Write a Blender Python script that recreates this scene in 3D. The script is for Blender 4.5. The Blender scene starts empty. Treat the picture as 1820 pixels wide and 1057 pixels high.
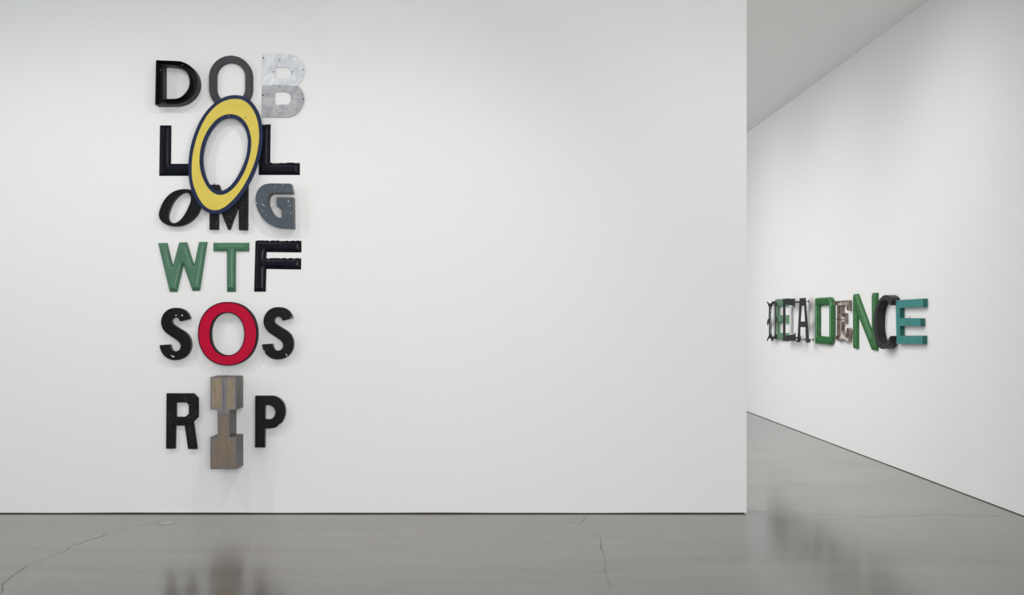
import bpy, math, random
import numpy as np
from mathutils import Vector, geometry

random.seed(7)
C = bpy.context.scene.collection
S = bpy.context.scene
R = math.radians

# ------------------------------------------------------------------ camera, world, lights
F, CX, CY, H = 2000.0, 881.0, 562.0, 1.5     # focal length and principal point in pixels, eye height
D = 8.55                                     # distance to the partition wall
XW = 3.958                                   # the right-hand wall
CEIL = 4.386
XE = 1.9066                                  # free end of the partition wall

cd = bpy.data.cameras.new('camera')
cam = bpy.data.objects.new('camera', cd); C.objects.link(cam)
cam.location = (0, 0, H); cam.rotation_euler = (R(90), 0, 0)
cd.sensor_width = 36; cd.lens = 36 * F / 1820
cd.shift_x = (910 - CX) / 1820; cd.shift_y = (CY - 528.5) / 1820
cd.clip_end = 100
S.camera = cam
S.cycles.use_adaptive_sampling = False
S.cycles.sample_clamp_indirect = 1.0

S.view_settings.view_transform = 'Standard'
S.view_settings.look = 'None'
S.view_settings.gamma = 1
S.view_settings.use_curve_mapping = False
S.view_settings.exposure = 0.04

w = bpy.data.worlds.new('world'); S.world = w; w.use_nodes = True
w.node_tree.nodes['Background'].inputs[0].default_value = (0.8, 0.9, 1, 1)
w.node_tree.nodes['Background'].inputs[1].default_value = 0.2

def lamp(name, loc, target, power, color=(1, 1, 1), radius=.022, size=110, blend=1.0):
    l = bpy.data.lights.new(name, 'SPOT'); l.energy = power; l.color = color
    l.shadow_soft_size = radius; l.spot_size = R(size); l.spot_blend = blend
    o = bpy.data.objects.new(name, l); C.objects.link(o); o.location = loc
    o.rotation_euler = (Vector(target) - Vector(loc)).to_track_quat('-Z', 'Y').to_euler()
    return o

def panel(name, loc, target, sx, sy, power, color=(1, 1, 1), spread=180):
    l = bpy.data.lights.new(name, 'AREA'); l.shape = 'RECTANGLE'; l.size = sx; l.size_y = sy
    l.energy = power; l.color = color; l.spread = R(spread)
    o = bpy.data.objects.new(name, l); C.objects.link(o); o.location = loc
    o.rotation_euler = (Vector(target) - Vector(loc)).to_track_quat('-Z', 'Y').to_euler()
    return o

WARM = (1.0, .975, .94)
POW = {'spot_b': 88, 'spot_c': 52, 'spot_d': 88, 'spot_e': 60, 'right': 100, 'right_mid': 50, 'right_far': 46,
       'fill_rear': 395, 'window_left': 72, 'fill_front': 600, 'window_rear': 255}
for k, x, aim, size in (('b', -4.4, -3.0, 100), ('c', -2.45, -2.4, 105), ('d', -0.1, -1.5, 100), ('e', 2.1, 1.3, 100)):
    lamp('track_spot', (x, D - 2.5, 4.2), (aim, D, .75), POW['spot_' + k], WARM, size=size)
for y, k in ((9.6, 'right'), (13.0, 'right_mid'), (15.8, 'right_far')):
    lamp('track_spot', (XW - 2.5, y, 4.2), (XW, y, 1.05), POW[k], (1, .985, .965), size=115)
panel('rear_ceiling_fill', (-2.0, 13.5, 4.36), (-2.0, 13.5, 0), 6, 8, POW['fill_rear'], (1, .99, .98))  # unseen panel added under the ceiling as soft fill for the rear room
panel('street_window', (-8.4, 4.6, 2.2), (-3.5, 8.5, 1.6), 3.4, 3.6, POW['window_left'], (.80, .89, 1))
panel('front_fill', (1.2, -4.3, 2.2), (1.2, 5, 2.2), 5.2, 3.6, POW['fill_front'], (.98, .99, 1))  # added fill panel behind the camera, evens out the light on the partition
panel('rear_window', (-5.0, 18.6, 2.1), (4, 18, 1.8), 4, 3.4, POW['window_rear'], (.88, .935, 1))

# ------------------------------------------------------------------ materials
def M(name):
    m = bpy.data.materials.new(name); m.use_nodes = True
    nt = m.node_tree; b = nt.nodes['Principled BSDF']
    return m, nt, b

def nd(nt, kind, **kw):
    n = nt.nodes.new(kind)
    for k, v in kw.items():
        setattr(n, k, v)
    return n

def mth(nt, op, a, b=None, c=None, clamp=False):
    n = nt.nodes.new('ShaderNodeMath'); n.operation = op; n.use_clamp = clamp
    for i, v in enumerate((a, b, c)):
        if v is None: continue
        if hasattr(v, 'links'): nt.links.new(v, n.inputs[i])
        else: n.inputs[i].default_value = v
    return n.outputs[0]

def mixc(nt, fac, a, b):
    n = nt.nodes.new('ShaderNodeMix'); n.data_type = 'RGBA'
    for i, v in ((0, fac), (6, a), (7, b)):
        if hasattr(v, 'links'): nt.links.new(v, n.inputs[i])
        elif i == 0: n.inputs[0].default_value = v
        else: n.inputs[i].default_value = (*v, 1)
    return n.outputs[2]

def coords(nt, scale=(1, 1, 1), rnd=True):
    tc = nd(nt, 'ShaderNodeTexCoord')
    out = tc.outputs['Object']
    if rnd:
        oi = nd(nt, 'ShaderNodeObjectInfo')
        add = nd(nt, 'ShaderNodeVectorMath', operation='MULTIPLY_ADD')
        comb = nd(nt, 'ShaderNodeCombineXYZ')
        for i in range(3): nt.links.new(oi.outputs['Random'], comb.inputs[i])
        add.inputs[1].default_value = (7.3, 11.7, 3.1)
        nt.links.new(comb.outputs[0], add.inputs[0]); nt.links.new(out, add.inputs[2])
        out = add.outputs[0]
    mp = nd(nt, 'ShaderNodeMapping'); mp.inputs['Scale'].default_value = scale
    nt.links.new(out, mp.inputs[0])
    return mp.outputs[0]

def noise(nt, vec, scale, detail=3, rough=.55, dist=0):
    n = nd(nt, 'ShaderNodeTexNoise'); nt.links.new(vec, n.inputs['Vector'])
    n.inputs['Scale'].default_value = scale; n.inputs['Detail'].default_value = detail
    n.inputs['Roughness'].default_value = rough; n.inputs['Distortion'].default_value = dist
    return n.outputs['Fac']

def ramp(nt, v, lo, hi):
    n = nd(nt, 'ShaderNodeMapRange'); n.clamp = True
    nt.links.new(v, n.inputs[0]); n.inputs[1].default_value = lo; n.inputs[2].default_value = hi
    return n.outputs[0]

def bump(nt, b, v, strength=.2, dist=.002):
    n = nd(nt, 'ShaderNodeBump'); n.inputs['Strength'].default_value = strength
    n.inputs['Distance'].default_value = dist
    nt.links.new(v, n.inputs['Height']); nt.links.new(n.outputs[0], b.inputs['Normal'])

def paint(name, col, rough=.4, chips=0.0, chip=(.55, .53, .5), mottle=.12, edge=0.0, coat=0.0, chip_scale=70, spec=.5):
    """worn enamel or paint: mottled colour, small chipped spots, more of them along the rims"""
    m, nt, b = M(name)
    v = coords(nt)
    n1 = noise(nt, v, 9, 4)
    dark = tuple(c * (1 - mottle) for c in col); lite = tuple(min(1, c * (1 + mottle)) for c in col)
    c = mixc(nt, ramp(nt, n1, .3, .7), dark, lite)
    if chips > 0 or edge > 0:
        n2 = noise(nt, v, chip_scale, 2, .6)
        gate = ramp(nt, noise(nt, v, 14, 2), .40, .62)
        f = mth(nt, 'MULTIPLY', ramp(nt, n2, .76 - chips, .79 - chips), gate)
        if edge > 0:
            at = nd(nt, 'ShaderNodeAttribute'); at.attribute_name = 'edge'
            e = ramp(nt, at.outputs['Fac'], .013, .001)
            n3 = noise(nt, v, 38, 3, .6)
            f2 = mth(nt, 'MULTIPLY', ramp(nt, mth(nt, 'ADD', n3, mth(nt, 'MULTIPLY', e, edge)), .66, .70), e)
            f = mth(nt, 'MAXIMUM', f, f2)
        c = mixc(nt, f, c, chip)
    nt.links.new(c, b.inputs['Base Color'])
    b.inputs['Roughness'].default_value = rough
    b.inputs['Specular IOR Level'].default_value = spec
    if coat: b.inputs['Coat Weight'].default_value = coat; b.inputs['Coat Roughness'].default_value = .08
    bump(nt, b, noise(nt, v, 45, 3), .12, .002)
    return m

def make_wall_mat(name, col):
    m, nt, b = M(name)
    v = coords(nt, rnd=False)
    n = noise(nt, v, .6, 3)
    c = mixc(nt, n, tuple(k * .985 for k in col), tuple(min(1, k * 1.01) for k in col))
    nt.links.new(c, b.inputs['Base Color']); b.inputs['Roughness'].default_value = .75
    b.inputs['Specular IOR Level'].default_value = .25
    bump(nt, b, noise(nt, v, 260, 2), .08, .001)
    return m

def make_floor_mat():
    m, nt, b = M('polished_concrete')
    v = coords(nt, rnd=False); vs = coords(nt, (.35, 1.6, 1), rnd=False)
    a = noise(nt, v, .8, 4, .55, .8); s = noise(nt, vs, 1.1, 3, .5, .6)
    c = mixc(nt, ramp(nt, a, .15, .85), (.148, .136, .118), (.204, .188, .166))
    c = mixc(nt, mth(nt, 'MULTIPLY', ramp(nt, s, .40, .90), .75), c, (.232, .214, .190))
    c = mixc(nt, mth(nt, 'MULTIPLY', ramp(nt, s, .52, .05), .75), c, (.122, .112, .098))
    nt.links.new(c, b.inputs['Base Color'])
    r = nd(nt, 'ShaderNodeMapRange'); nt.links.new(a, r.inputs[0])
    r.inputs[1].default_value = .3; r.inputs[2].default_value = .7
    r.inputs[3].default_value = .14; r.inputs[4].default_value = .20
    nt.links.new(r.outputs[0], b.inputs['Roughness'])
    b.inputs['Specular IOR Level'].default_value = .5
    return m

def make_steel_mat(name, core=(.31, .235, .145), tint=(.165, .165, .195), width=.024, dark=(.20, .155, .105)):
    """bare steel with straw-brown patina and grey-blue heat tint along the welded rims"""
    m, nt, b = M(name)
    v = coords(nt); vs = coords(nt, (9, .8, 9))
    at = nd(nt, 'ShaderNodeAttribute'); at.attribute_name = 'edge'
    wob = mth(nt, 'MULTIPLY_ADD', noise(nt, v, 14, 4), .05, -.022)
    e = ramp(nt, mth(nt, 'ADD', at.outputs['Fac'], wob), width, width * .25)
    c = mixc(nt, ramp(nt, noise(nt, vs, 9, 5, .65), .3, .7), dark, core)
    c = mixc(nt, mth(nt, 'MULTIPLY', ramp(nt, noise(nt, v, 7, 4), .5, .72), .5), c, (.13, .12, .12))
    c = mixc(nt, mth(nt, 'MULTIPLY', e, .85), c, tint)
    c = mixc(nt, mth(nt, 'MULTIPLY', ramp(nt, noise(nt, v, 90, 3), .64, .72), .5), c, (.09, .075, .06))
    nt.links.new(c, b.inputs['Base Color'])
    b.inputs['Metallic'].default_value = .25; b.inputs['Roughness'].default_value = .48
    bump(nt, b, noise(nt, vs, 40, 3), .15, .002)
    return m

def make_sheet_b_mat():
    """two-tone aluminium sheet: pale worn paint above, bare dull metal below a wavy line"""
    m, nt, b = M('two_tone_aluminium')
    v = coords(nt, rnd=False)
    tc = nd(nt, 'ShaderNodeTexCoord'); sp = nd(nt, 'ShaderNodeSeparateXYZ')
    nt.links.new(tc.outputs['Object'], sp.inputs[0])
    y = mth(nt, 'ADD', sp.outputs[1], mth(nt, 'MULTIPLY_ADD', noise(nt, v, 16, 3), .02, -.010))
    top = ramp(nt, y, -.001, .003)
    up = mixc(nt, ramp(nt, noise(nt, v, 12, 6, .7), .32, .68), (.46, .48, .52), (.76, .78, .81))
    up = mixc(nt, ramp(nt, noise(nt, v, 62, 4, .75), .60, .70), up, (.16, .15, .14))
    lo = mixc(nt, ramp(nt, noise(nt, v, 8, 6, .7, 1.5), .3, .7), (.22, .23, .255), (.50, .50, .51))
    lo = mixc(nt, ramp(nt, noise(nt, v, 60, 2, .7), .72, .75), lo, (.75, .75, .75))
    nt.links.new(mixc(nt, top, lo, up), b.inputs['Base Color'])
    b.inputs['Metallic'].default_value = .15; b.inputs['Roughness'].default_value = .45
    bump(nt, b, noise(nt, v, 60, 4), .1, .002)
    return m

def make_rust_mat():
    m, nt, b = M('rusted_sheet_metal')
    v = coords(nt)
    c = mixc(nt, ramp(nt, noise(nt, v, 18, 5, .65), .32, .68), (.17, .13, .11), (.36, .30, .26))
    c = mixc(nt, ramp(nt, noise(nt, v, 9, 4), .56, .68), c, (.085, .06, .05))
    c = mixc(nt, mth(nt, 'MULTIPLY', ramp(nt, noise(nt, v, 24, 3), .58, .68), .7), c, (.40, .37, .34))
    nt.links.new(c, b.inputs['Base Color']); b.inputs['Roughness'].default_value = .62
    b.inputs['Metallic'].default_value = .1
    bump(nt, b, noise(nt, v, 50, 4), .3, .003)
    return m

def make_flaked_mat():
    m, nt, b = M('flaked_back_panel')
    v = coords(nt)
    c = mixc(nt, ramp(nt, noise(nt, v, 10, 4, .6), .42, .6), (.66, .65, .63), (.36, .28, .22))
    c = mixc(nt, ramp(nt, noise(nt, v, 16, 4), .60, .66), c, (.33, .20, .11))
    nt.links.new(c, b.inputs['Base Color']); b.inputs['Roughness'].default_value = .7
    return m

WALL = make_wall_mat('white_wall_paint', (.80, .80, .795))
WALLD = make_wall_mat('end_wall_shade_grey', (.16, .16, .165))  # dark colour stands in for a dim far end in glossy letter reflections
CEILM = make_wall_mat('ceiling_paint', (.90, .90, .90))
FLOOR = make_floor_mat()
GAP = paint('shadow_gap_black', (.012, .010, .010), .8, mottle=.3)
CRACK = paint('floor_crack_dark', (.055, .050, .045), .8)
CRACK2 = paint('floor_crack_faint', (.115, .108, .098), .6)
PLUG = paint('grout_patch', (.36, .36, .36), .35, mottle=.15)
PLUG2 = paint('grout_patch_ring', (.24, .24, .24), .3, mottle=.15)

BLACK = paint('black_enamel', (.0075, .0078, .0088), .42, mottle=.3, chips=0.0, spec=0.12)
BLACKM = paint('black_worn_paint', (.0085, .0088, .0095), .5, mottle=.3, spec=0.12, chip=(.28,.29,.29), chip_scale=120, chips=0.098)
TRAY = paint('black_channel_enamel', (.006, .0065, .008), .30, mottle=.3, spec=0.2, chips=0.01)
TRAYSIDE = paint('black_weathered_return', (.020, .020, .021), .5, chips=.02, mottle=.3, spec=.15)
SIDE = paint('grey_brown_return', (.062, .054, .051), .5, mottle=.3, spec=.15)
SIDEP = paint('weathered_black_return', (.030, .027, .026), .5, chips=.04, mottle=.3, spec=.12)
NAVYBLACK = paint('navy_black_porcelain', (.006, .0072, .0115), 0.25, chips=.02, mottle=.2, edge=.0, coat=0, spec=0.12)
NAVYCHIP = paint('navy_black_porcelain_chipped', (.006, .0072, .0115), 0.25, chips=.02, mottle=.2, chip=(.6, .57, .53), coat=0, edge=0.2, spec=0.12)
CHAR = paint('charcoal_iron', (.043, .046, .051), .5, mottle=.25, spec=0.2)
CHARSIDE = paint('charcoal_iron_return', (.035, .030, .028), .6, mottle=.25)
SLATE = paint('slate_paint', (.068, .084, .102), .45, chips=.07, mottle=.1, chip=(.55, .56, .57), chip_scale=60, spec=0.2)
SLATESIDE = paint('slate_return', (.115, .108, .106), .5, chips=.03, mottle=.3)
NAVY = paint('navy_enamel', (.014, .022, .062), .4, mottle=.1, chip=(.5, .5, .5), spec=0.15, chips=0.02)
YELLOW = paint('yellow_enamel', (.63, .50, .088), .42, mottle=.04, chips=.0, spec=0.2)
RED = paint('red_acrylic', (.44, .0035, .032), .35, mottle=.06, spec=0.12)
REDRIM = paint('black_trim', (.010, .007, .008), .5, mottle=.2, spec=0.06)
GREENWT = paint('green_porcelain', (.066, .165, .100), 0.36, chips=.0, mottle=.08, coat=0, spec=0.3)
GREENE = paint('mint_green_porcelain', (.135, .275, .165), .25, chips=.02, mottle=.2, chip=(.35, .36, .34), coat=0.3)
GREEND = paint('bright_green_porcelain', (.020, .138, .030), .18, chips=.02, mottle=.25, edge=.13, chip=(.10, .12, .12), spec=0.35, coat=0.1)
GREENN = paint('leaf_green_porcelain', (.032, .140, .040), .38, mottle=.12, chips=.0, coat=0, spec=0.22)
TEAL = paint('teal_paint', (.030, .215, .200), .5, chips=.06, mottle=.15, edge=.21, chip=(.20, .18, .19), chip_scale=45, spec=0.25)
TEALSIDE = paint('teal_return', (.017, .108, .090), .5, chips=.03, mottle=.3, chip=(.15, .13, .13), spec=0.2)
IRON = paint('dark_grey_iron', (.030, .031, .030), .55, mottle=.25, spec=0.15)
IRONROD = paint('dark_rod', (.016, .014, .014), .5)
CBLACK = paint('matt_charcoal_plastic', (.026, .026, .028), .5, mottle=.12, chips=.02, chip=(.3, .3, .3), spec=0.15)
CSIDE = paint('charcoal_return', (.021, .0205, .020), .42, mottle=.3, spec=0.2)
STEEL = make_steel_mat('heat_tinted_steel')
STEELD = make_steel_mat('heat_tinted_steel_darker', (.225, .172, .118), (.135, .135, .155), .022, (.14, .11, .084))
STEELSIDE = make_steel_mat('grey_mill_steel', (.135, .125, .115), (.12, .118, .118), .02, (.085, .078, .072))
WELD = paint('blue_grey_weld', (.15, .155, .175), .4, mottle=.35, chips=.05)
SHEETB = make_sheet_b_mat()
RUST = make_rust_mat()
FLAKED = make_flaked_mat()
HOLE = paint('dark_screw_head', (.03, .022, .016), .5)
WASHER = paint('dull_rivet', (.20, .19, .18), .45)
WHITECHIP = paint('bare_white_chip', (.62, .60, .56), .6)

# ------------------------------------------------------------------ mesh helpers
class MB:
    def __init__(self): self.v = []; self.f = []; self.edge = []
    def add(self, vs, fs, edge=None):
        o = len(self.v); self.v += [tuple(p) for p in vs]
        self.f += [tuple(i + o for i in f) for f in fs]
        self.edge += list(edge) if edge is not None else [.05] * len(vs)
    def build(self, name, mat, parent=None, smooth=0):
        me = bpy.data.meshes.new(name); me.from_pydata(self.v, [], self.f); me.update()
        a = me.attributes.new('edge', 'FLOAT', 'POINT')
        a.data.foreach_set('value', np.array(self.edge, dtype=np.float32))
        if smooth:
            me.shade_smooth(); me.set_sharp_from_angle(angle=R(smooth))
        me.materials.append(mat)
        o = bpy.data.objects.new(name, me); C.objects.link(o)
        if parent: o.parent = parent
        return o

def area(p):
    p = np.asarray(p); x, y = p[:, 0], p[:, 1]
    return .5 * np.sum(x * np.roll(y, -1) - np.roll(x, -1) * y)

def ccw(p, want=True):
    return list(p) if (area(p) > 0) == want else list(p)[::-1]

def inset(p, d):
    """move every vertex of a closed loop towards the left of its edges by d"""
    p = np.asarray(p, float); a = p - np.roll(p, 1, 0); b = np.roll(p, -1, 0) - p
    a /= np.linalg.norm(a, axis=1)[:, None] + 1e-12; b /= np.linalg.norm(b, axis=1)[:, None] + 1e-12
    na = np.stack([-a[:, 1], a[:, 0]], 1); nb = np.stack([-b[:, 1], b[:, 0]], 1)
    k = np.clip(1 + np.sum(na * nb, 1), .35, 2)[:, None]
    return [tuple(q) for q in p + d * (na + nb) / k]

def smooth(pts, sub=4, corner=38):
    """round a hand-placed outline: corners and long straight runs stay, the rest becomes a curve"""
    p = np.asarray(pts, float); n = len(p)
    seg = np.roll(p, -1, 0) - p; L = np.linalg.norm(seg, axis=1); u = seg / L[:, None]
    turn = np.degrees(np.arccos(np.clip(np.sum(np.roll(u, 1, 0) * u, 1), -1, 1)))
    isc = turn > corner
    straight = np.zeros(n, bool)
    for i in range(n):
        nb = []
        if not isc[i]: nb.append(L[i - 1])
        if not isc[(i + 1) % n]: nb.append(L[(i + 1) % n])
        straight[i] = (not nb) or L[i] > 2.2 * max(nb)
    out = []
    def tangent(i, s):          # s=+1: leaving i, s=-1: arriving at i
        if isc[i]: return u[i] if s > 0 else u[i - 1]
        if straight[i - 1] and not straight[i]: return u[i - 1]
        if straight[i]: return u[i]
        t = u[i - 1] * L[i] + u[i] * L[i - 1]
        return t / np.linalg.norm(t)
    for i in range(n):
        j = (i + 1) % n
        out.append(tuple(p[i]))
        if straight[i]: continue
        t0, t1 = tangent(i, 1) * L[i], tangent(j, -1) * L[i]
        for k in range(1, sub):
            t = k / sub
            h = (2*t**3 - 3*t**2 + 1) * p[i] + (t**3 - 2*t**2 + t) * t0 + (-2*t**3 + 3*t**2) * p[j] + (t**3 - t**2) * t1
            out.append(tuple(h))
    return out

def inside(pts, loops):
    pts = np.asarray(pts); r = np.zeros(len(pts), bool)
    for lp in loops:
        a = np.asarray(lp); b = np.roll(a, -1, 0)
        for (x1, y1), (x2, y2) in zip(a, b):
            c = (y1 > pts[:, 1]) != (y2 > pts[:, 1])
            if y1 != y2:
                r ^= c & (pts[:, 0] < (x2 - x1) * (pts[:, 1] - y1) / (y2 - y1) + x1)
    return r

def cdt(loops, extra=()):
    vs, es = [], []
    for lp in loops:
        o = len(vs); vs += [Vector(q[:2]) for q in lp]
        es += [(o + i, o + (i + 1) % len(lp)) for i in range(len(lp))]
    vs += [Vector(q) for q in extra]
    v, e, f, *_ = geometry.delaunay_2d_cdt(vs, es, [], 0, 1e-7)
    P = np.array([tuple(q) for q in v])
    T = np.array([t for t in f if len(t) == 3])
    cen = P[T].mean(1); T = T[inside(cen, loops)]
    a, b, c = P[T[:, 0]], P[T[:, 1]], P[T[:, 2]]
    s = (b[:, 0]-a[:, 0])*(c[:, 1]-a[:, 1]) - (b[:, 1]-a[:, 1])*(c[:, 0]-a[:, 0])
    T = T[np.abs(s) > 1e-12]; s = s[np.abs(s) > 1e-12]
    T[s < 0] = T[s < 0][:, ::-1]
    return P, T

def slab(mb, loops, w0, w1, bev=.0015, back=True):
    """solid plate between two heights above the wall, with a small bevel round the front"""
    lps = [ccw(l, i == 0) for i, l in enumerate(loops)]
    fr = [inset(l, bev) for l in lps] if bev else lps
    P, T = cdt(fr); mb.add([(x, y, w1) for x, y in P], T)
    if back:
        P, T = cdt(lps); mb.add([(x, y, w0) for x, y in P], [t[::-1] for t in T])
    for l, q in zip(lps, fr):
        n = len(l); wm = w1 - bev
        mb.add([(x, y, w0) for x, y in l] + [(x, y, wm) for x, y in l],
               [(i, (i+1) % n, n+(i+1) % n, n+i) for i in range(n)])
        if bev:
            mb.add([(x, y, wm) for x, y in l] + [(x, y, w1) for x, y in q],
                   [(i, (i+1) % n, n+(i+1) % n, n+i) for i in range(n)])

def resample(l, h):
    out = []
    n = len(l)
    for i in range(n):
        a, b = np.array(l[i]), np.array(l[(i+1) % n]); k = max(1, int(round(np.linalg.norm(b-a) / h)))
        out += [tuple(a + (b-a) * t / k) for t in range(k)]
    return out

def segdist(pts, a, b):
    d = b - a; t = np.clip(((pts - a) @ d) / (d @ d + 1e-15), 0, 1)
    return np.linalg.norm(pts - (a + t[:, None] * d), axis=1)

def field(mb, loops, fn, rim, h=.006, ends=(), skirt=True, w0=0.0, wear=None):
    """pressed-metal letter: a fine mesh over the outline, raised by fn(distance to sides, distance to stroke ends)"""
    lps = [ccw(l, i == 0) for i, l in enumerate(loops)]
    rs = [resample(l, h) for l in lps]
    A = np.concatenate([np.array(l) for l in lps]); lo, hi = A.min(0), A.max(0)
    xs = np.arange(lo[0], hi[0], h); ys = np.arange(lo[1], hi[1], h * .866)
    G = np.array([(x + (j % 2) * h * .5, y) for j, y in enumerate(ys) for x in xs])
    G = G[inside(G, lps)]
    segs = [(np.array(l[i]), np.array(l[(i+1) % len(l)])) for l in lps for i in range(len(l))]
    def dists(p):
        ds = np.full(len(p), 9.); de = np.full(len(p), 9.)
        for a, b in segs:
            mid = (a + b) / 2; is_end = any(math.hypot(mid[0]-e[0], mid[1]-e[1]) < e[2] for e in ends)
            dd = segdist(p, a, b)
            if is_end: de = np.minimum(de, dd)
            else: ds = np.minimum(ds, dd)
        return ds, de
    ds, de = dists(G); G = G[np.minimum(ds, de) > h * .55]
    P, T = cdt(rs, [tuple(g) for g in G])
    ds, de = dists(P); d = np.minimum(ds, de)
    z = w0 + rim + fn(ds, de); z[d < 1e-6] = w0 + rim
    if wear == 'top':          # knocks and chips only along the upper rims
        d = np.full(len(P), .05)
        for a, b in segs:
            if (a - b)[0] > .8 * np.linalg.norm(a - b): d = np.minimum(d, segdist(P, a, b))
    mb.add([(x, y, q) for (x, y), q in zip(P, z)], T, d)
    if skirt:
        for l in rs:
            n = len(l)
            mb.add([(x, y, w0) for x, y in l] + [(x, y, w0 + rim) for x, y in l],
                   [(i, (i+1) % n, n+(i+1) % n, n+i) for i in range(n)], [0] * (2*n))

def flatfield(mb, loops, w1, h=.012):
    field(mb, loops, lambda a, b: 0*a, 0, h, skirt=False, w0=w1)

def rod(mb, p, q, r, n=10):
    p, q = Vector(p), Vector(q); d = (q - p).normalized(); a = d.orthogonal().normalized(); b = d.cross(a)
    c = [(a * math.cos(6.28319*i/n) + b * math.sin(6.28319*i/n)) * r for i in range(n)]
    mb.add([p + k for k in c] + [q + k for k in c],
           [(i, (i+1) % n, n+(i+1) % n, n+i) for i in range(n)] + [tuple(range(n))[::-1], tuple(range(n, 2*n))])

def box(mb, a, b):
    (x0, y0, z0), (x1, y1, z1) = a, b
    mb.add([(x0,y0,z0),(x1,y0,z0),(x1,y1,z0),(x0,y1,z0),(x0,y0,z1),(x1,y0,z1),(x1,y1,z1),(x0,y1,z1)],
           [(3,2,1,0),(4,5,6,7),(0,1,5,4),(1,2,6,5),(2,3,7,6),(3,0,4,7)])

def superell(cx, cy, rx, ry, n=72, e=2.0, rot=0):
    o = []
    for i in range(n):
        t = 2 * math.pi * i / n; c, s = math.cos(t), math.sin(t)
        x = rx * math.copysign(abs(c) ** (2/e), c); y = ry * math.copysign(abs(s) ** (2/e), s)
        o.append((cx + x * math.cos(rot) - y * math.sin(rot), cy + x * math.sin(rot) + y * math.cos(rot)))
    return o

# ------------------------------------------------------------------ placing things
def crop(k, ox, oy):
    return lambda pts: [(ox + x / k, oy + y / k) for x, y in pts]

def on_main(pts, wd):        # photo pixels -> (along wall, height) on the plane wd in front of the partition
    Y = D - wd
    return [((x - CX) * Y / F, H + (CY - y) * Y / F) for x, y in pts]

def on_right(pts, wd):
    o = []
    for x, y in pts:
        Y = F * (XW - wd) / (x - CX)
        o.append((-Y, H + (CY - y) * Y / F))
    return o

class Letter:
    """one letter on a wall; local x runs along the wall, y up, z out of the wall"""
    def __init__(self, wall, loops, label, cat='letter', group=None, name='sign_letter'):
        A = np.concatenate([np.array(l) for l in loops])
        self.c = (float((A[:, 0].min() + A[:, 0].max()) / 2), float((A[:, 1].min() + A[:, 1].max()) / 2))
        self.wall, self.label, self.group, self.name, self.cat = wall, label, group, name, cat
        self.loops = [self.rel(l) for l in loops]
        self.root = None
    def rel(self, pts): return [(x - self.c[0], y - self.c[1]) for x, y in pts]
    def place(self, o):
        if self.wall == 'main':
            o.location = (self.c[0], D, self.c[1]); o.rotation_euler = (R(90), 0, 0)
        else:
            o.location = (XW, -self.c[0], self.c[1]); o.rotation_euler = (R(90), 0, R(-90))
        o['label'] = self.label; o['category'] = self.cat
        if self.group: o['group'] = self.group
        return o
    def empty(self):
        self.root = bpy.data.objects.new(self.name, None); C.objects.link(self.root)
        self.root.empty_display_size = .1
        return self.place(self.root)
    def part(self, name, mat, fn, sm=40, label=None, kind=None, of=None):
        mb = MB(); fn(mb); o = mb.build(name, mat, of or self.root, sm)
        if label: o['label'] = label
        if kind: o['kind'] = kind
        return o
    def solo(self, mat, fn, sm=40):
        mb = MB(); fn(mb); return self.place(mb.build(self.name, mat, None, sm))

def struct(name, mb, mat, parent=None):
    o = mb.build(name, mat, parent)
    if parent is None: o['kind'] = 'structure'
    return o

# ------------------------------------------------------------------ the room
X0, Y0, Y1 = -8.8, -4.5, 21.0
mb = MB(); box(mb, (X0 - .2, Y0 - .2, -.2), (XW + .2, Y1 + .2, 0)); floor = struct('floor', mb, FLOOR)
mb = MB(); box(mb, (X0 - .2, Y0 - .2, CEIL), (XW + .2, Y1 + .2, CEIL + .2)); struct('ceiling', mb, CEILM)
mb = MB(); box(mb, (X0 - .2, Y0 - .2, 0), (X0, Y1 + .2, CEIL)); struct('wall_left', mb, WALL)
mb = MB(); box(mb, (X0, Y0 - .2, 0), (XW, Y0, CEIL)); struct('wall_front', mb, WALL)
mb = MB(); box(mb, (X0, Y1, 0), (XW, Y1 + .2, CEIL)); struct('wall_end', mb, WALLD)

def hung_wall(name, a, b, thick, nrm, wob, gap):
    """plasterboard wall that stops a finger's width above the floor, its lower edge slightly uneven"""
    mb = MB(); n = 60; a = Vector(a); b = Vector(b); nrm = Vector(nrm)
    vs = []
    for i in range(n + 1):
        p = a.lerp(b, i / n)
        z = gap + wob * (math.sin(i * .55 + 1) + .6 * math.sin(i * 1.37) + .4 * math.sin(i * .21))
        for off in (0, thick):
            q = p - nrm * off
            vs += [(q.x, q.y, z), (q.x, q.y, CEIL)]
    fs = []
    for i in range(n):
        k, m = 4 * i, 4 * i + 4
        fs += [(k, m, m+1, k+1), (k+2, k+3, m+3, m+2), (k, k+2, m+2, m)]
    fs += [(0, 1, 3, 2), (4*n, 4*n+2, 4*n+3, 4*n+1)]
    mb.add(vs, fs); return struct(name, mb, WALL)
hung_wall('wall_back', (X0, D, 0), (XE, D, 0), .32, (0, -1, 0), .0009, .0085)
hung_wall('wall_right', (XW, Y1, 0), (XW, Y0, 0), .20, (-1, 0, 0), .0004, .0065)
mb = MB(); box(mb, (X0, D + .018, 0), (XE - .018, D + .30, .016)); struct('trim_1', mb, GAP)
mb = MB(); box(mb, (XW + .016, Y0, 0), (XW + .19, Y1, .016)); struct('trim_2', mb, GAP)

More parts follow.
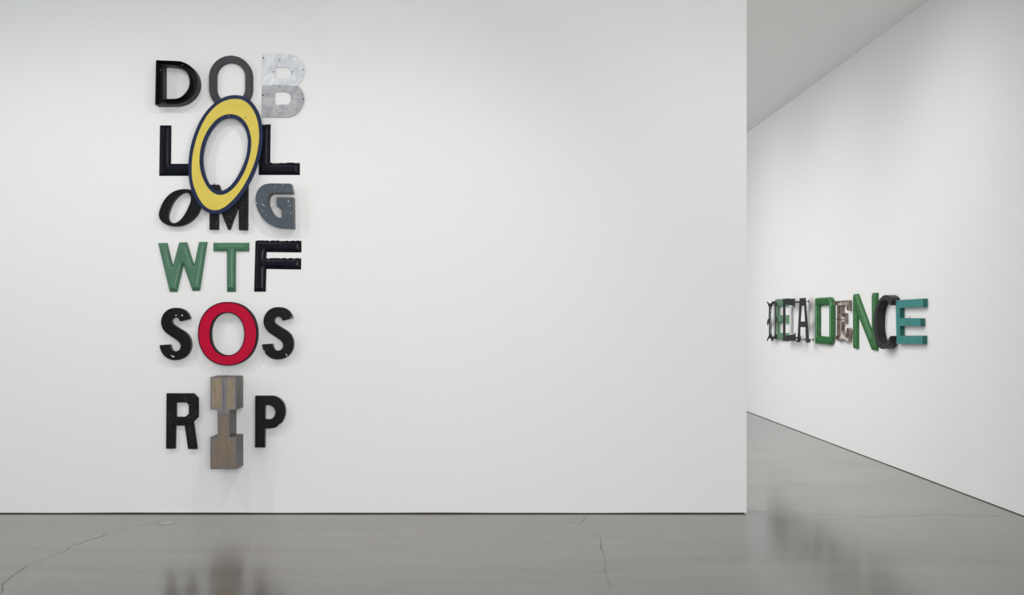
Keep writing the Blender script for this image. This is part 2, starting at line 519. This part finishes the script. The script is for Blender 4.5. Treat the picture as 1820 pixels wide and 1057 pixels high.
# hairline cracks and the grouted plug in the concrete (pieces of the floor)
def on_floor(pts): return [((x - CX) / F * (F * H / (y - CY)), F * H / (y - CY)) for x, y in pts]
def crack(pts, wid, mat, seed):
    rnd = random.Random(seed); p = on_floor(pts); q = []
    for (x0, y0), (x1, y1) in zip(p, p[1:]):
        k = max(2, int(math.hypot(x1-x0, y1-y0) / .03))
        for i in range(k):
            t = i / k; q.append((x0 + (x1-x0)*t + rnd.uniform(-.007, .007), y0 + (y1-y0)*t + rnd.uniform(-.016, .016)))
    q.append(p[-1]); vs, fs = [], []
    for i, (x, y) in enumerate(q):
        a, b = q[max(0, i-1)], q[min(len(q)-1, i+1)]; d = math.hypot(b[0]-a[0], b[1]-a[1]) + 1e-9
        nx, ny = -(b[1]-a[1])/d, (b[0]-a[0])/d; r = wid * rnd.choice((.12, .2, .3, .5))
        vs += [(x + nx*r, y + ny*r, .0004), (x - nx*r, y - ny*r, .0004)]
        if i: fs.append((2*i-2, 2*i-1, 2*i+1, 2*i))
    mb = MB(); mb.add(vs, fs); mb.build('crack', mat, floor)
f1, f2, f3 = crop(3.033, 0, 857), crop(2.528, 600, 857), crop(3.033, 1220, 857)
crack(f1([(-4,604),(12,590),(18,578),(6,552),(40,530),(100,480),(140,455)]), .006, CRACK, 1)
crack(f1([(140,455),(210,425),(260,410),(310,388),(368,362)]), .003, CRACK2, 2)
crack(f1([(368,362),(380,345),(440,325),(470,312),(530,298),(572,275)]), .006, CRACK, 3)
crack(f1([(572,275),(700,245),(800,225),(868,205),(855,182)]), .003, CRACK2, 4)
crack(f2([(1124,150),(1110,156),(1101,175),(1088,182)]), .005, CRACK, 5)
crack(f2([(1088,182),(1100,205),(1150,225),(1165,240)]), .003, CRACK2, 6)
crack(f2([(1165,240),(1183,250),(1188,265),(1178,292),(1190,305)]), .005, CRACK, 7)
crack(f2([(1190,305),(1205,330),(1205,375),(1198,395),(1212,420),(1216,450),(1240,465),(1208,485),(1205,506)]), .003, CRACK, 8)
crack(f2([(800,182),(850,186),(950,183),(1080,182)]), .003, CRACK2, 9)
crack(f3([(318,160),(430,157),(560,162),(640,170),(780,172),(900,172),(950,180),(1000,190),(1060,180),(1170,182),(1400,172),(1700,185)]), .004, CRACK2, 10)
px, py = on_floor([(295.8, 928.9)])[0]
def disc(r0, r1, z, n=40):
    c = [(math.cos(6.28319*i/n), math.sin(6.28319*i/n)) for i in range(n)]
    m = MB()
    if r0 == 0: m.add([(px+x*r1, py+y*r1, z) for x, y in c], [tuple(range(n))])
    else: m.add([(px+x*r0, py+y*r0, z) for x, y in c] + [(px+x*r1, py+y*r1, z) for x, y in c],
                [(i, n+i, n+(i+1) % n, (i+1) % n) for i in range(n)])
    return m
disc(.045, .080, .0005).build('plug_ring', PLUG2, floor)
disc(0, .045, .0007).build('plug', PLUG, floor)

# ------------------------------------------------------------------ the tall group on the partition wall
TALL = 'salvaged letters in the tall group on the long wall'
k_d, k_ob, k_2, k_5b = crop(8.455, 265, 90), crop(8.13, 360, 90), crop(5.873, 265, 150), crop(10.11, 270, 320)
k_g, k_4, k_5, k_6, k_i = crop(9.609, 445, 315), crop(6.067, 265, 415), crop(6.067, 265, 525), crop(5.42, 265, 655), crop(5.875, 360, 660)

def face_return(L, depth, face_mat, side_mat, t=.006, bev=.002, face_label=None, side_label=None):
    L.empty()
    L.part('face', face_mat, lambda m: slab(m, L.loops, depth - t, depth, bev), label=face_label)
    L.part('return', side_mat, lambda m: slab(m, L.loops, 0, depth - t - .0003, 0), label=side_label)
    return L

def scuff(L, pts, kf, wd):
    p = L.rel(on_main(kf(pts), wd)); L.part('chip', WHITECHIP, lambda m: slab(m, [p], wd - .0004, wd + .0004, 0))

# D: open channel letter
dep = .100
outer = smooth(k_d([(105,143),(440,157),(530,180),(610,225),(670,285),(712,362),(732,460),(722,560),(685,640),(620,715),(540,770),(450,800),(380,808),(90,810)]))
hole = smooth(k_d([(208,215),(300,217),(420,235),(500,268),(560,322),(597,395),(606,470),(590,560),(545,630),(490,685),(430,713),(350,722),(208,722)]))
L = Letter('main', [on_main(outer, dep), on_main(hole, dep)], 'open black channel letter D with hollow trough, top left of the tall group', group=TALL)
L.empty()
o_, h_ = ccw(L.loops[0]), ccw(L.loops[1])
bp = L.part('back_panel', TRAY, lambda m: slab(m, [inset(o_, .002), inset(h_, -.002)], .0005, .006, 0))
L.part('outer_return', TRAYSIDE, lambda m: slab(m, [o_, inset(o_, .003)], 0, dep, 0), label='dark weathered outer side wall')
L.part('inner_return', TRAYSIDE, lambda m: slab(m, [inset(h_, -.003), h_], 0, dep - .004, 0))
flange = on_main(k_d([(100,146),(158,152),(150,806),(92,807)]), dep)
L.part('lip', TRAY, lambda m: slab(m, [L.rel(on_main(k_d([(104,146),(116,147),(104,806),(93,807)]), dep))], dep - .02, dep + .001, 0))
for q in ((500, 215), (245, 798), (165, 290), (195, 800)):
    p = L.rel(on_main(k_d([q]), .01))[0]
    L.part('screw', WASHER, lambda m: rod(m, (p[0], p[1], .004), (p[0], p[1], .012), .006), of=bp)

# O: charcoal stadium ring
dep = .032
def stadium(cx, y0, y1, rx, n=28):
    return [(cx + rx * math.cos(math.pi*i/n), y0 - rx * math.sin(math.pi*i/n)) for i in range(n+1)] + \
           [(cx - rx * math.cos(math.pi*i/n), y1 + rx * math.sin(math.pi*i/n)) for i in range(n+1)]
L = Letter('main', [on_main(k_ob(stadium(407, 385, 545, 315)), dep), on_main(k_ob(stadium(409, 380, 545, 206)), dep)],
           'charcoal grey iron letter O with straight sides, between black D and silver B', group=TALL)
face_return(L, dep, CHAR, CHARSIDE)

# B: two-tone sheet
dep = .012
b_o = smooth(k_ob([(868,42),(1190,42),(1280,55),(1370,95),(1435,160),(1468,250),(1465,330),(1440,400),(1400,455),(1365,495),(1400,530),(1440,580),(1465,650),(1467,720),(1450,790),(1410,860),(1350,920),(1290,950),(1220,962),(855,958)]), corner=50)
b_1 = smooth(k_ob([(1048,235),(1215,235),(1255,252),(1282,295),(1284,345),(1262,387),(1220,405),(1048,405)]))
b_2 = smooth(k_ob([(1042,592),(1190,592),(1240,608),(1275,650),(1280,700),(1262,748),(1225,776),(1180,780),(1042,780)]))
L = Letter('main', [on_main(q, dep) for q in (b_o, b_1, b_2)], 'silver sheet metal letter B, paler above and duller below, at top right', group=TALL)
L.empty()
L.part('face', SHEETB, lambda m: slab(m, L.loops, dep - .003, dep, .0006))
for q in ((880,105), (873,643), (1453,698)):
    p = L.rel(on_main(k_ob([q]), dep))[0]
    L.part('screw', HOLE, lambda m: rod(m, (p[0], p[1], 0), (p[0], p[1], dep + .002), .0065))
for q in ((1025,498), (1300,308), (1298,683), (1115,130), (1028,305), (1455,270)):
    p = L.rel(on_main(k_ob([q]), dep))[0]
    rv = L.part('rivet', WASHER, lambda m: rod(m, (p[0], p[1], dep - .002), (p[0], p[1], dep + .0012), .0055))
    L.part('rivet_hole', HOLE, lambda m: rod(m, (p[0], p[1], dep - .002), (p[0], p[1], dep + .0016), .003), of=rv)
for q in ((968,597), (925,595), (1320,755), (1088,832)):
    p = L.rel(on_main(k_ob([q]), dep))[0]
    L.part('drill_hole', WHITECHIP, lambda m: rod(m, (p[0], p[1], dep - .002), (p[0], p[1], dep + .0006), .004))

def dome(hh, wd):
    return lambda ds, de: hh * np.sqrt(np.clip(1 - (1 - np.clip(np.minimum(ds, de) / wd, 0, 1)) ** 2, 0, 1))
def pillow(hh, wd):
    return lambda ds, de: hh * np.clip(np.minimum(ds, de) / wd, 0, 1) * (2 - np.clip(np.minimum(ds, de) / wd, 0, 1))
def chamfer(hh, wd, crown=.006):
    def f(ds, de):
        d = np.minimum(ds, de); t = np.clip(d / wd, 0, 1)
        return hh * (t * .85 + .15 * (1 - (1 - t) ** 2)) + crown * np.clip((d - wd) / wd, 0, 1)
    return f
def tube(hh, wd, slope):
    """half-round strokes cut off by slanted end facets"""
    return lambda ds, de: np.minimum(hh * np.sqrt(np.clip(1 - (1 - np.clip(ds / wd, 0, 1)) ** 2, 0, 1)), np.clip(de, 0, 1) * slope)

def pressed(L, mat, fn, rim=.005, h=.0055, ends=(), sm=26, wear=None):
    return L.solo(mat, lambda m: field(m, L.loops, fn, rim, h, ends, wear=wear), sm)

# two Ls
L = Letter('main', [on_main(k_2([(113,427),(231,427),(227,828),(535,828),(535,952),(105,952)]), .006)],
           'navy black pressed letter L on the left, with the yellow O over its arm', group=TALL)
pressed(L, NAVYBLACK, pillow(.016, .036), h=.0045)
L = Letter('main', [on_main(k_2([(1150,413),(1268,413),(1264,815),(1573,815),(1573,943),(1143,943)]), .006)],
           'navy black pressed letter L on the right, its upright tucked under the yellow O', group=TALL)
pressed(L, NAVYCHIP, pillow(.016, .036), h=.0045, wear='top')

# italic O
dep = .052
i_o = smooth(k_5b([(122,620),(150,500),(205,380),(285,280),(380,208),(480,172),(590,160),(690,172),(785,222),(845,300),(868,400),(855,510),(795,630),(700,730),(600,790),(490,822),(390,826),(290,808),(200,762),(140,695)]))
i_i = smooth(k_5b([(280,650),(292,580),(330,470),(395,360),(475,275),(555,228),(620,217),(672,243),(697,305),(690,390),(652,490),(602,590),(540,680),(470,745),(400,772),(335,760),(295,715)]))
L = Letter('main', [on_main(i_o, dep), on_main(i_i, dep)], 'black slanted letter O, lower left of and partly behind the yellow O', group=TALL)
face_return(L, dep, BLACK, SIDEP, t=.02, bev=.003)

# M
dep = .040
L = Letter('main', [on_main(k_5b([(1040,82),(1200,82),(1385,560),(1560,86),(1722,86),(1712,898),(1560,892),(1558,450),(1397,888),(1366,888),(1190,430),(1190,886),(1033,886)]), dep)],
           'black worn letter M beside the slate G, behind the foot of the yellow O', group=TALL)
face_return(L, dep, BLACKM, SIDEP)
for q, e in (((1118, 86), (0, .012)), ((1712, 803), (.010, 0))):
    p = L.rel(on_main(k_5b([q]), dep))[0]
    L.part('nail', IRONROD, lambda m: rod(m, (p[0], p[1], .03), (p[0]+e[0], p[1]+e[1], .035), .0035))

# G
dep = .092
g_o = smooth(k_g([(88,380),(95,300),(125,220),(170,165),(230,125),(300,107),(400,103),(685,107),(722,270),(400,270),(350,283),(315,318),(300,370),(302,450),(330,540),(380,620),(440,670),(500,690),(537,690),(537,530),(505,527),(490,512),(453,500),(453,340),(728,342),(735,870),(520,862),(450,850),(360,815),(280,765),(210,700),(150,610),(108,510)]))
L = Letter('main', [on_main(g_o, dep)], 'slate grey block letter G with white scratches, right end of the third row', group=TALL)
face_return(L, dep, SLATE, SLATESIDE, t=.008, bev=.003, side_label='browner grey side wall of the letter')

for q in ([(188,428),(200,450),(250,494),(246,498),(196,458)], [(640,388),(650,384),(654,428),(640,432),(646,410)], [(660,462),(668,470),(682,498),(674,496)],
          [(190,558),(200,566),(220,586),(208,582)], [(256,632),(276,634),(274,644),(258,642)], [(682,596),(690,598),(702,622),(694,620)], [(104,432),(116,430),(118,444),(106,446)],
          [(540,116),(566,118),(560,124),(544,124)]):
    scuff(L, q, k_g, dep)

# yellow O
dep = .080
ye = lambda pts: smooth(crop(4.594, 325, 160)(pts))
y_o = [(430,41),(490,50),(545,80),(592,135),(625,200),(645,280),(652,370),(645,460),(625,560),(592,660),(545,760),(490,850),(425,930),(355,985),(285,1010),(225,1005),(165,972),(115,915),(75,835),(52,740),(44,640),(50,540),(68,440),(98,345),(138,255),(190,175),(250,112),(315,68),(375,46)]
y_a = [(432,72),(485,80),(532,110),(572,160),(602,225),(618,300),(623,380),(615,465),(596,555),(564,648),(520,740),(468,825),(405,900),(340,955),(275,980),(225,975),(178,945),(135,890),(100,815),(78,735),(72,640),(78,545),(96,450),(124,358),(162,270),(210,193),(265,135),(325,95),(382,76)]
y_b = [(398,197),(445,208),(488,236),(522,280),(546,340),(558,405),(556,480),(542,555),(518,630),(483,705),(440,770),(392,820),(340,850),(292,855),(248,838),(208,800),(175,745),(150,680),(137,610),(138,530),(150,455),(174,385),(208,320),(250,265),(300,222),(350,201)]
y_i = [(398,227),(435,237),(470,262),(500,302),(520,350),(530,410),(527,475),(515,545),(490,615),(457,685),(418,745),(375,792),(332,818),(295,825),(262,812),(228,780),(200,735),(180,680),(168,615),(167,540),(178,470),(198,405),(228,345),(265,292),(308,252),(355,231)]
L = Letter('main', [on_main(ye(q), dep) for q in (y_o, y_i)], 'large yellow tilted letter O with navy borders, overlapping several black letters', group=TALL)
L.empty()
L.part('plate', NAVY, lambda m: slab(m, L.loops, dep - .012, dep, .001), label='navy edged plate')
ya, yb = [L.rel(on_main(ye(q), dep)) for q in (y_a, y_b)]
L.part('face', YELLOW, lambda m: slab(m, [ya, yb], dep - .0005, dep + .0008, .0003), label='yellow painted band')
for q in ((383, 66), (298, 985), (375, 211), (392, 238)):
    p = L.rel(on_main(crop(4.594, 325, 160)([q]), dep))[0]
    L.part('screw', HOLE if q[0] < 383.5 and q[1] != 211 else WASHER, lambda m: rod(m, (p[0], p[1], dep - .002), (p[0], p[1], dep + .0025), .0045))
def scratch(m):
    p = L.rel(on_main(k_2([(990,336),(1003,340),(1020,357),(1022,361),(1003,350)]), dep)); slab(m, [p], dep, dep + .0013, 0)
L.part('scratch', HOLE, scratch)
# the plate is carried by two bars fixed to the wall behind it
for q, wb in (((440, 120), .033), ((250, 920), .0405)):
    p = L.rel(on_main(crop(4.594, 325, 160)([q]), dep - .012))[0]
    L.part('standoff', IRONROD, lambda m: rod(m, (p[0], p[1], wb), (p[0], p[1], dep - .012), .012))

# W T F
def end(pts, r=.02): return [(x, y, r) for x, y in pts]
def mids(L, raw, kf, wd, pairs):
    q = L.rel(on_main(kf(raw), wd)); return [((q[a][0]+q[b][0])/2, (q[a][1]+q[b][1])/2, .008) for a, b in pairs]
wp = [(97,102),(198,100),(258,345),(325,95),(410,92),(487,338),(538,90),(630,88),(550,615),(468,618),(372,342),(305,628),(222,628)]
L = Letter('main', [on_main(k_4(wp), .006)], 'sage green pressed letter W in the fourth row', group=TALL)
pressed(L, GREENWT, tube(.030, .034, 1.05), h=.005, ends=mids(L, wp, k_4, .006, ((0,1),(3,4),(6,7),(8,9),(11,12))), sm=22)
tp = [(693,98),(1080,98),(1080,192),(937,192),(935,627),(840,627),(838,192),(693,192)]
L = Letter('main', [on_main(k_4(tp), .006)], 'sage green pressed letter T beside the black F', group=TALL)
pressed(L, GREENWT, tube(.030, .034, .85), h=.005, ends=mids(L, tp, k_4, .006, ((1,2),(4,5),(7,0))), sm=22)
fp = [(1147,73),(1642,75),(1642,202),(1268,198),(1262,264),(1640,262),(1638,386),(1264,380),(1258,625),(1132,625)]
L = Letter('main', [on_main(k_4(fp), .006)], 'navy black pressed letter F with chipped rims, right of the green T', group=TALL)
pressed(L, NAVYCHIP, pillow(.016, .036), h=.0045, wear='top')

# S O S
dep = .052
sp = [(440,250),(425,208),(390,165),(340,140),(285,133),(225,143),(170,180),(138,230),(128,290),(140,345),(175,395),(230,435),(290,475),(325,505),(340,545),(330,580),(305,598),(270,603),(245,590),(230,562),(222,528),(112,535),(120,575),(140,620),(175,660),(225,688),(280,697),(335,688),(390,660),(430,610),(448,550),(445,490),(423,435),(385,395),(330,360),(275,325),(244,298),(238,268),(258,243),(288,234),(315,245),(335,278)]
L = Letter('main', [on_main(smooth(k_5(sp)), dep)], 'black letter S left of the red O, with a white chip in its foot', group=TALL)
face_return(L, dep, BLACK, SIDE, side_label='grey brown side wall')
scuff(L, [(234,636),(250,650),(268,650),(276,662),(258,668),(242,656)], k_5, dep); scuff(L, [(346,208),(358,204),(366,216),(352,224)], k_5, dep)
scuff(L, [(278,214),(292,206),(304,212),(296,217),(282,220)], k_5, dep)
L = Letter('main', [on_main(smooth(k_5([(x + 1106, y - 8) for x, y in sp])), dep)], 'black letter S right of the red O', group=TALL)
face_return(L, dep, BLACK, SIDE, side_label='grey brown side wall')
scuff(L, [(1472,628),(1482,630),(1492,650),(1488,656),(1478,644)], k_5, dep); scuff(L, [(1528,232),(1540,230),(1543,240),(1530,242)], k_5, dep)
scuff(L, [(1240,590),(1248,602),(1246,612),(1240,604)], k_5, dep)
dep = .066
L = Letter('main', [on_main(k_5(superell(845, 412, 318, 343, 96, 2.12)), dep), on_main(k_5(superell(842, 415, 184, 230, 80, 2.15)), dep)],
           'bright red round letter O with thin black trim, between two black letters S', group=TALL)
L.empty()
ro, rh = ccw(L.loops[0]), ccw(L.loops[1])
L.part('return', REDRIM, lambda m: slab(m, [ro, rh], 0, dep - .006, 0), label='black side wall')
L.part('trim_ring', REDRIM, lambda m: slab(m, [ro, inset(ro, .006)], dep - .0058, dep + .001, .001))
L.part('trim_ring', REDRIM, lambda m: slab(m, [inset(rh, -.005), rh], dep - .0058, dep + .001, .001))
L.part('face', RED, lambda m: slab(m, [inset(ro, .0062), inset(rh, -.0052)], dep - .0058, dep - .001, .0005), label='red acrylic face')

# R
dep = .030
L = Letter('main', [on_main(k_6(q), dep) for q in ([(167,238),(428,238),(472,285),(472,465),(425,512),(462,773),(375,773),(342,548),(255,548),(250,770),(163,770)],
                                                [(260,325),(360,325),(382,350),(382,435),(345,465),(260,465)])],
           'black angular letter R with clipped corners and grey specks, bottom row left', group=TALL)
face_return(L, dep, BLACKM, SIDEP)

# I : deep welded steel block
dep = .222
ip = [(80,58),(350,60),(352,398),(282,404),(282,684),(355,684),(355,1020),(80,1020),(80,684),(158,682),(155,402),(80,400)]
L = Letter('main', [on_main(k_i(ip), dep)], 'deep brown steel letter I with square head and foot, between black R and P', group=TALL)
L.empty()
L.part('return', STEELSIDE, lambda m: slab(m, L.loops, 0, dep - .003, 0), label='grey steel side walls')
up = L.rel(on_main(k_i([(82,60),(212,61),(212,250),(222,443),(160,443),(157,400),(82,398)]), dep))
up2 = L.rel(on_main(k_i([(238,61),(348,62),(350,396),(280,402),(278,443),(226,443),(236,250)]), dep))
lo = L.rel(on_main(k_i([(160,447),(279,447),(280,686),(353,686),(353,1018),(82,1018),(82,686),(160,684)]), dep))
def plate(loop):
    def f(m):
        flatfield(m, [loop], dep, .010); l = ccw(loop); n = len(l)
        m.add([(x, y, dep - .003) for x, y in l] + [(x, y, dep) for x, y in l], [(i, (i+1) % n, n+(i+1) % n, n+i) for i in range(n)], [0]*(2*n))
    return f
L.part('front_plate', STEEL, plate(up), sm=0, label='straw brown steel panel, left of the seam')
L.part('front_plate', STEEL, plate(up2), sm=0, label='straw brown steel panel, right of the seam')
L.part('front_plate', STEELD, plate(lo), sm=0, label='darker brown steel panel of stem and foot')
def seam(m):
    pts = [(225,62),(224,150),(226,230),(227,330),(224,440)]; wds = [.010, .010, .009, .006, .003]
    q = L.rel(on_main(k_i(pts), dep)); vs, fs = [], []
    for i, ((x, y), r) in enumerate(zip(q, wds)):
        vs += [(x - r, y, dep - .002), (x, y, dep + .0025), (x + r, y, dep - .002)]
        if i: k = 3*i; fs += [(k-3, k, k+1, k-2), (k-2, k+1, k+2, k-1)]
    m.add(vs, fs)
L.part('weld_seam', WELD, seam, label='blue grey vertical weld')
# upright ribs on the right flank of the head
def rib(z0, z1):
    (x, y0), (_, y1) = L.rel(on_main(k_i([(351,64),(351,396)]), dep))
    return lambda m: box(m, (x - .002, y1, z0), (x + .004, y0, z1))
L.part('side_strip', STEELSIDE, rib(.155, .215), sm=0)
L.part('side_strip', STEELSIDE, rib(.010, .140), sm=0)
# strips let into the top of the head and the shoulders of the foot
for (a, b, yy, z0, z1) in ((100, 210, 58, .03, .21), (225, 340, 60, .03, .21), (290, 345, 684, .02, .20)):
    (x0, y0), (x1, _) = L.rel(on_main(k_i([(a, yy), (b, yy)]), dep))
    L.part('top_strip', STEELD, lambda m: box(m, (x0, y0 - .001, z0), (x1, y0 + .003, z1)), sm=0)

# P
dep = .052
L = Letter('main', [on_main(smooth(k_6([(1022,262),(1180,262),(1240,280),(1290,330),(1309,400),(1300,470),(1265,530),(1215,565),(1160,575),(1112,575),(1112,758),(1020,758)])), dep),
                    on_main(smooth(k_6([(1113,352),(1165,352),(1200,375),(1218,415),(1205,460),(1170,487),(1113,487)])), dep)],
           'black rounded letter P, bottom row right of the steel I', group=TALL)
face_return(L, dep, BLACK, SIDE, side_label='grey brown side wall')
scuff(L, [(1238,548),(1256,534),(1270,522),(1264,534),(1248,546)], k_6, dep)

# ------------------------------------------------------------------ the word on the right-hand wall
WORD = 'salvaged letters of the word on the right wall'
r_1, r_2, r_3, r_4, r_5, r_6 = crop(10.57, 1355, 520), crop(10.57, 1385, 520), crop(9.61, 1445, 515), crop(11.75, 1478, 525), crop(8.81, 1510, 510), crop(8.81, 1580, 520)

def standoffs(L, pts, dep, r):
    """pts: (distance Y along the wall, height)"""
    for Y, z in pts:
        x, y = -Y - L.c[0], z - L.c[1]
        rd = L.part('rod', IRONROD, lambda m: rod(m, (x, y, 0), (x, y, dep - .001), r), label='thin rod to the wall')
        L.part('wall_plate', IRONROD, lambda m: box(m, (x - .006, y - .022, 0), (x + .006, y + .022, .006)), sm=0, of=rd)

# blackletter D
dep, th = .075, .008
gd = smooth(r_1([(78,170),(92,172),(115,198),(140,208),(165,192),(185,165),(210,158),(235,172),(248,205),(252,300),(254,500),(252,700),(246,855),(215,858),(195,880),(175,915),(155,870),(140,850),(120,855),(100,880),(85,912),(88,880),(105,830),(122,800),(122,560),(110,565),(102,590),(100,615),(90,600),(90,545),(97,505),(118,485),(122,272),(112,245),(95,205)]), sub=3)
g1 = r_1([(139,275),(153,275),(155,770),(139,775)])
g2 = smooth(r_1([(168,265),(185,225),(205,210),(220,215),(232,245),(237,400),(237,600),(228,800),(205,828),(185,830),(170,800),(168,600)]), sub=3)
L = Letter('right', [on_right(q, dep) for q in (gd, g1, g2)], 'dark iron blackletter D with pointed spurs, first letter of the word', group=WORD)
L.empty()
L.part('face', IRON, lambda m: slab(m, L.loops, dep - th, dep, .001))
for q in ((140, 235), (140, 830)):
    p = L.rel(on_right(r_1([q]), dep))[0]
    L.part('rod', IRONROD, lambda m: rod(m, (p[0], p[1], 0), (p[0], p[1], dep - th), .006))

# green E
zt, zb = 1.747, 1.162
U = lambda Y, z: (-Y, z)
ep = [U(15.79,zt), U(15.79,zb), U(15.17,zb), U(15.17,1.279), U(15.66,1.279), U(15.66,1.40), U(15.17,1.40), U(15.17,1.52), U(15.66,1.52), U(15.66,1.628), U(15.17,1.628), U(15.17,zt)]
L = Letter('right', [ep], 'thick mint green letter E on the wall behind the dark C', group=WORD)
ends = [(-15.17 - L.c[0], z - L.c[1], .01) for z in ((zb+1.279)/2, 1.46, (zt+1.628)/2)]
pressed(L, GREENE, tube(.048, .058, 1.0), rim=.006, h=.009, ends=ends, sm=22)

# dark C plate
dep, th = .108, .008
L = Letter('right', [on_right(r_1([(385,118),(605,110),(603,275),(585,243),(425,222),(422,808),(590,785),(612,750),(615,905),(385,905)]), dep)],
           'dark iron plate letter C on rods, standing in front of the mint green E', group=WORD)
L.empty()
L.part('face', IRON, lambda m: slab(m, L.loops, dep - th, dep, .001))
standoffs(L, ((14.56, 1.5 + (562 - 536.6) * 14.56 / F), (14.60, 1.5 + (562 - 600.1) * 14.60 / F)), dep - th, .010)

# dark A plate
L = Letter('right', [on_right(r_2([(382,105),(488,98),(545,868),(572,868),(572,938),(500,938),(500,880),(489,645),(388,645),(382,893),(382,928),(318,928),(318,893),(340,890)]), dep),
                     on_right(r_2([(410,245),(465,245),(483,540),(393,540)]), dep)],
           'dark iron plate letter A held off the wall on thin rods', group=WORD)
L.empty()
L.part('face', IRON, lambda m: slab(m, L.loops, dep - th, dep, .001))
standoffs(L, ((14.21, 1.5 + (562 - 535.4) * 14.21 / F), (14.38, 1.5 + (562 - 603.0) * 14.38 / F), (14.02, 1.5 + (562 - 603.4) * 14.02 / F)), dep - th, .005)

# green D
zt, zb = 1.5 + (562 - 527.2) * 13.2 / F, 1.5 + (562 - 613.8) * 13.2 / F
ya_, yb_ = 13.78, 13.10; s = .095
dl = smooth([U(ya_, zb), U(yb_ + .18, zb), U(yb_ + .09, zb + .010), U(yb_ + .025, zb + .042), U(yb_, zb + .11),
             U(yb_, zt - .11), U(yb_ + .025, zt - .042), U(yb_ + .09, zt - .010), U(yb_ + .18, zt), U(ya_, zt)])
dh = [U(ya_ - s, zb + .105), U(yb_ + s, zb + .105), U(yb_ + s, zt - .105), U(ya_ - s, zt - .105)]
L = Letter('right', [dl, dh], 'glossy bright green letter D with rounded right corners, fifth in the word', group=WORD)
pressed(L, GREEND, dome(.034, .045), rim=.024, h=.008, sm=35)

# rusty E: open ornamental channel letter
dep = .042
be = smooth(r_4([(48,118),(348,98),(350,322),(316,306),(316,198),(192,200),(192,400),(215,438),(240,440),(244,372),(270,366),(272,595),(246,560),(232,545),(212,562),(200,620),(198,700),(215,765),(255,832),(282,858),(306,810),(306,730),(322,674),(345,682),(365,730),(362,830),(350,910),(352,965),(320,958),(280,970),(235,952),(190,908),(165,942),(130,953),(95,925),(72,870),(108,832),(108,520),(95,492),(110,470),(112,205),(70,203),(50,206)]), sub=3)
L = Letter('right', [on_right(be, dep)], 'rust brown open channel letter E with a curled foot, beside the bright green D', group=WORD)
L.empty()
bo = ccw(L.loops[0])
L.part('back_panel', FLAKED, lambda m: slab(m, [bo], .0005, .004, 0), label='flaked pale back panel')
def strip(m):
    a = bo; b = inset(bo, .004); n = len(a)
    for w0, w1 in ((0, dep),):
        m.add([(x, y, w0) for x, y in a] + [(x, y, w1) for x, y in a], [(i, (i+1) % n, n+(i+1) % n, n+i) for i in range(n)])
        m.add([(x, y, w0) for x, y in b] + [(x, y, w1) for x, y in b], [(n+i, n+(i+1) % n, (i+1) % n, i) for i in range(n)])
        m.add([(x, y, w1) for x, y in a] + [(x, y, w1) for x, y in b], [(i, (i+1) % n, n+(i+1) % n, n+i) for i in range(n)])
L.part('return', RUST, strip, label='rusted side strip')
bx0, by0 = L.rel(on_right(r_4([(112, 205)]), dep))[0]; bx1, by1 = L.rel(on_right(r_4([(192, 205)]), dep))[0]
L.part('cross_strap', RUST, lambda m: box(m, (bx0, by0 - .008, .006), (bx1, by0 - .004, dep - .004)), sm=0)
L.part('cross_strap', RUST, lambda m: box(m, (bx0, by0 - .155, .006), (bx1, by0 - .150, dep - .012)), sm=0)

# green N
zt, zb = 1.744, 1.149
n0 = 12.378
V = lambda s_, z: (s_ - n0, z)
npts = [V(0,zb), V(0,zt), V(.124,zt), V(.616,1.300), V(.616,zt), V(.748,zt), V(.748,zb), V(.600,zb), V(.124,1.535), V(.124,zb)]
L = Letter('right', [npts], 'leaf green pressed letter N with ridged strokes, left of the black C', group=WORD)
pressed(L, GREENN, chamfer(.018, .034, .003), rim=.021, h=.008, sm=22)
# black C
dep = .085
cp = smooth(r_5([(632,285),(650,250),(655,200),(640,165),(610,138),(570,124),(530,132),(480,175),(435,245),(400,340),(378,450),(370,560),(376,680),(392,790),(420,880),(460,945),(500,968),(545,965),(585,940),(615,895),(635,835),(642,765),(622,785),(595,840),(565,872),(530,882),(495,870),(465,825),(440,750),(427,640),(425,530),(432,420),(450,320),(480,250),(515,212),(548,203),(580,212),(608,245)]))
L = Letter('right', [on_right(cp, dep)], 'deep matt black letter C between the leaf green N and the teal E', group=WORD)
face_return(L, dep, CBLACK, CSIDE, t=.004, bev=.001)
# teal E
dep = .046
te = r_6([(105,118),(528,92),(528,225),(168,237),(168,395),(488,402),(488,525),(168,520),(172,672),(520,672),(520,805),(118,805)])
L = Letter('right', [on_right(te, dep)], 'weathered teal letter E with scuffed rims, last letter of the word', group=WORD)
L.empty()
L.part('return', TEALSIDE, lambda m: slab(m, L.loops, 0, dep - .002, 0), label='darker green side walls')
def tface(m):
    flatfield(m, [L.loops[0]], dep, .012); l = ccw(L.loops[0]); n = len(l)
    m.add([(x, y, dep - .002) for x, y in l] + [(x, y, dep) for x, y in l], [(i, (i+1) % n, n+(i+1) % n, n+i) for i in range(n)], [0]*(2*n))
L.part('face', TEAL, tface, sm=0, label='teal painted face')
p = L.rel(on_right(r_6([(325, 396)]), dep - .01))[0]
L.part('wire_stub', IRONROD, lambda m: (rod(m, (p[0], p[1], dep-.012), (p[0]+.004, p[1]+.014, dep-.008), .0022, 6),
                                      rod(m, (p[0]+.004, p[1]+.014, dep-.008), (p[0]-.016, p[1]+.020, dep-.008), .0022, 6)))
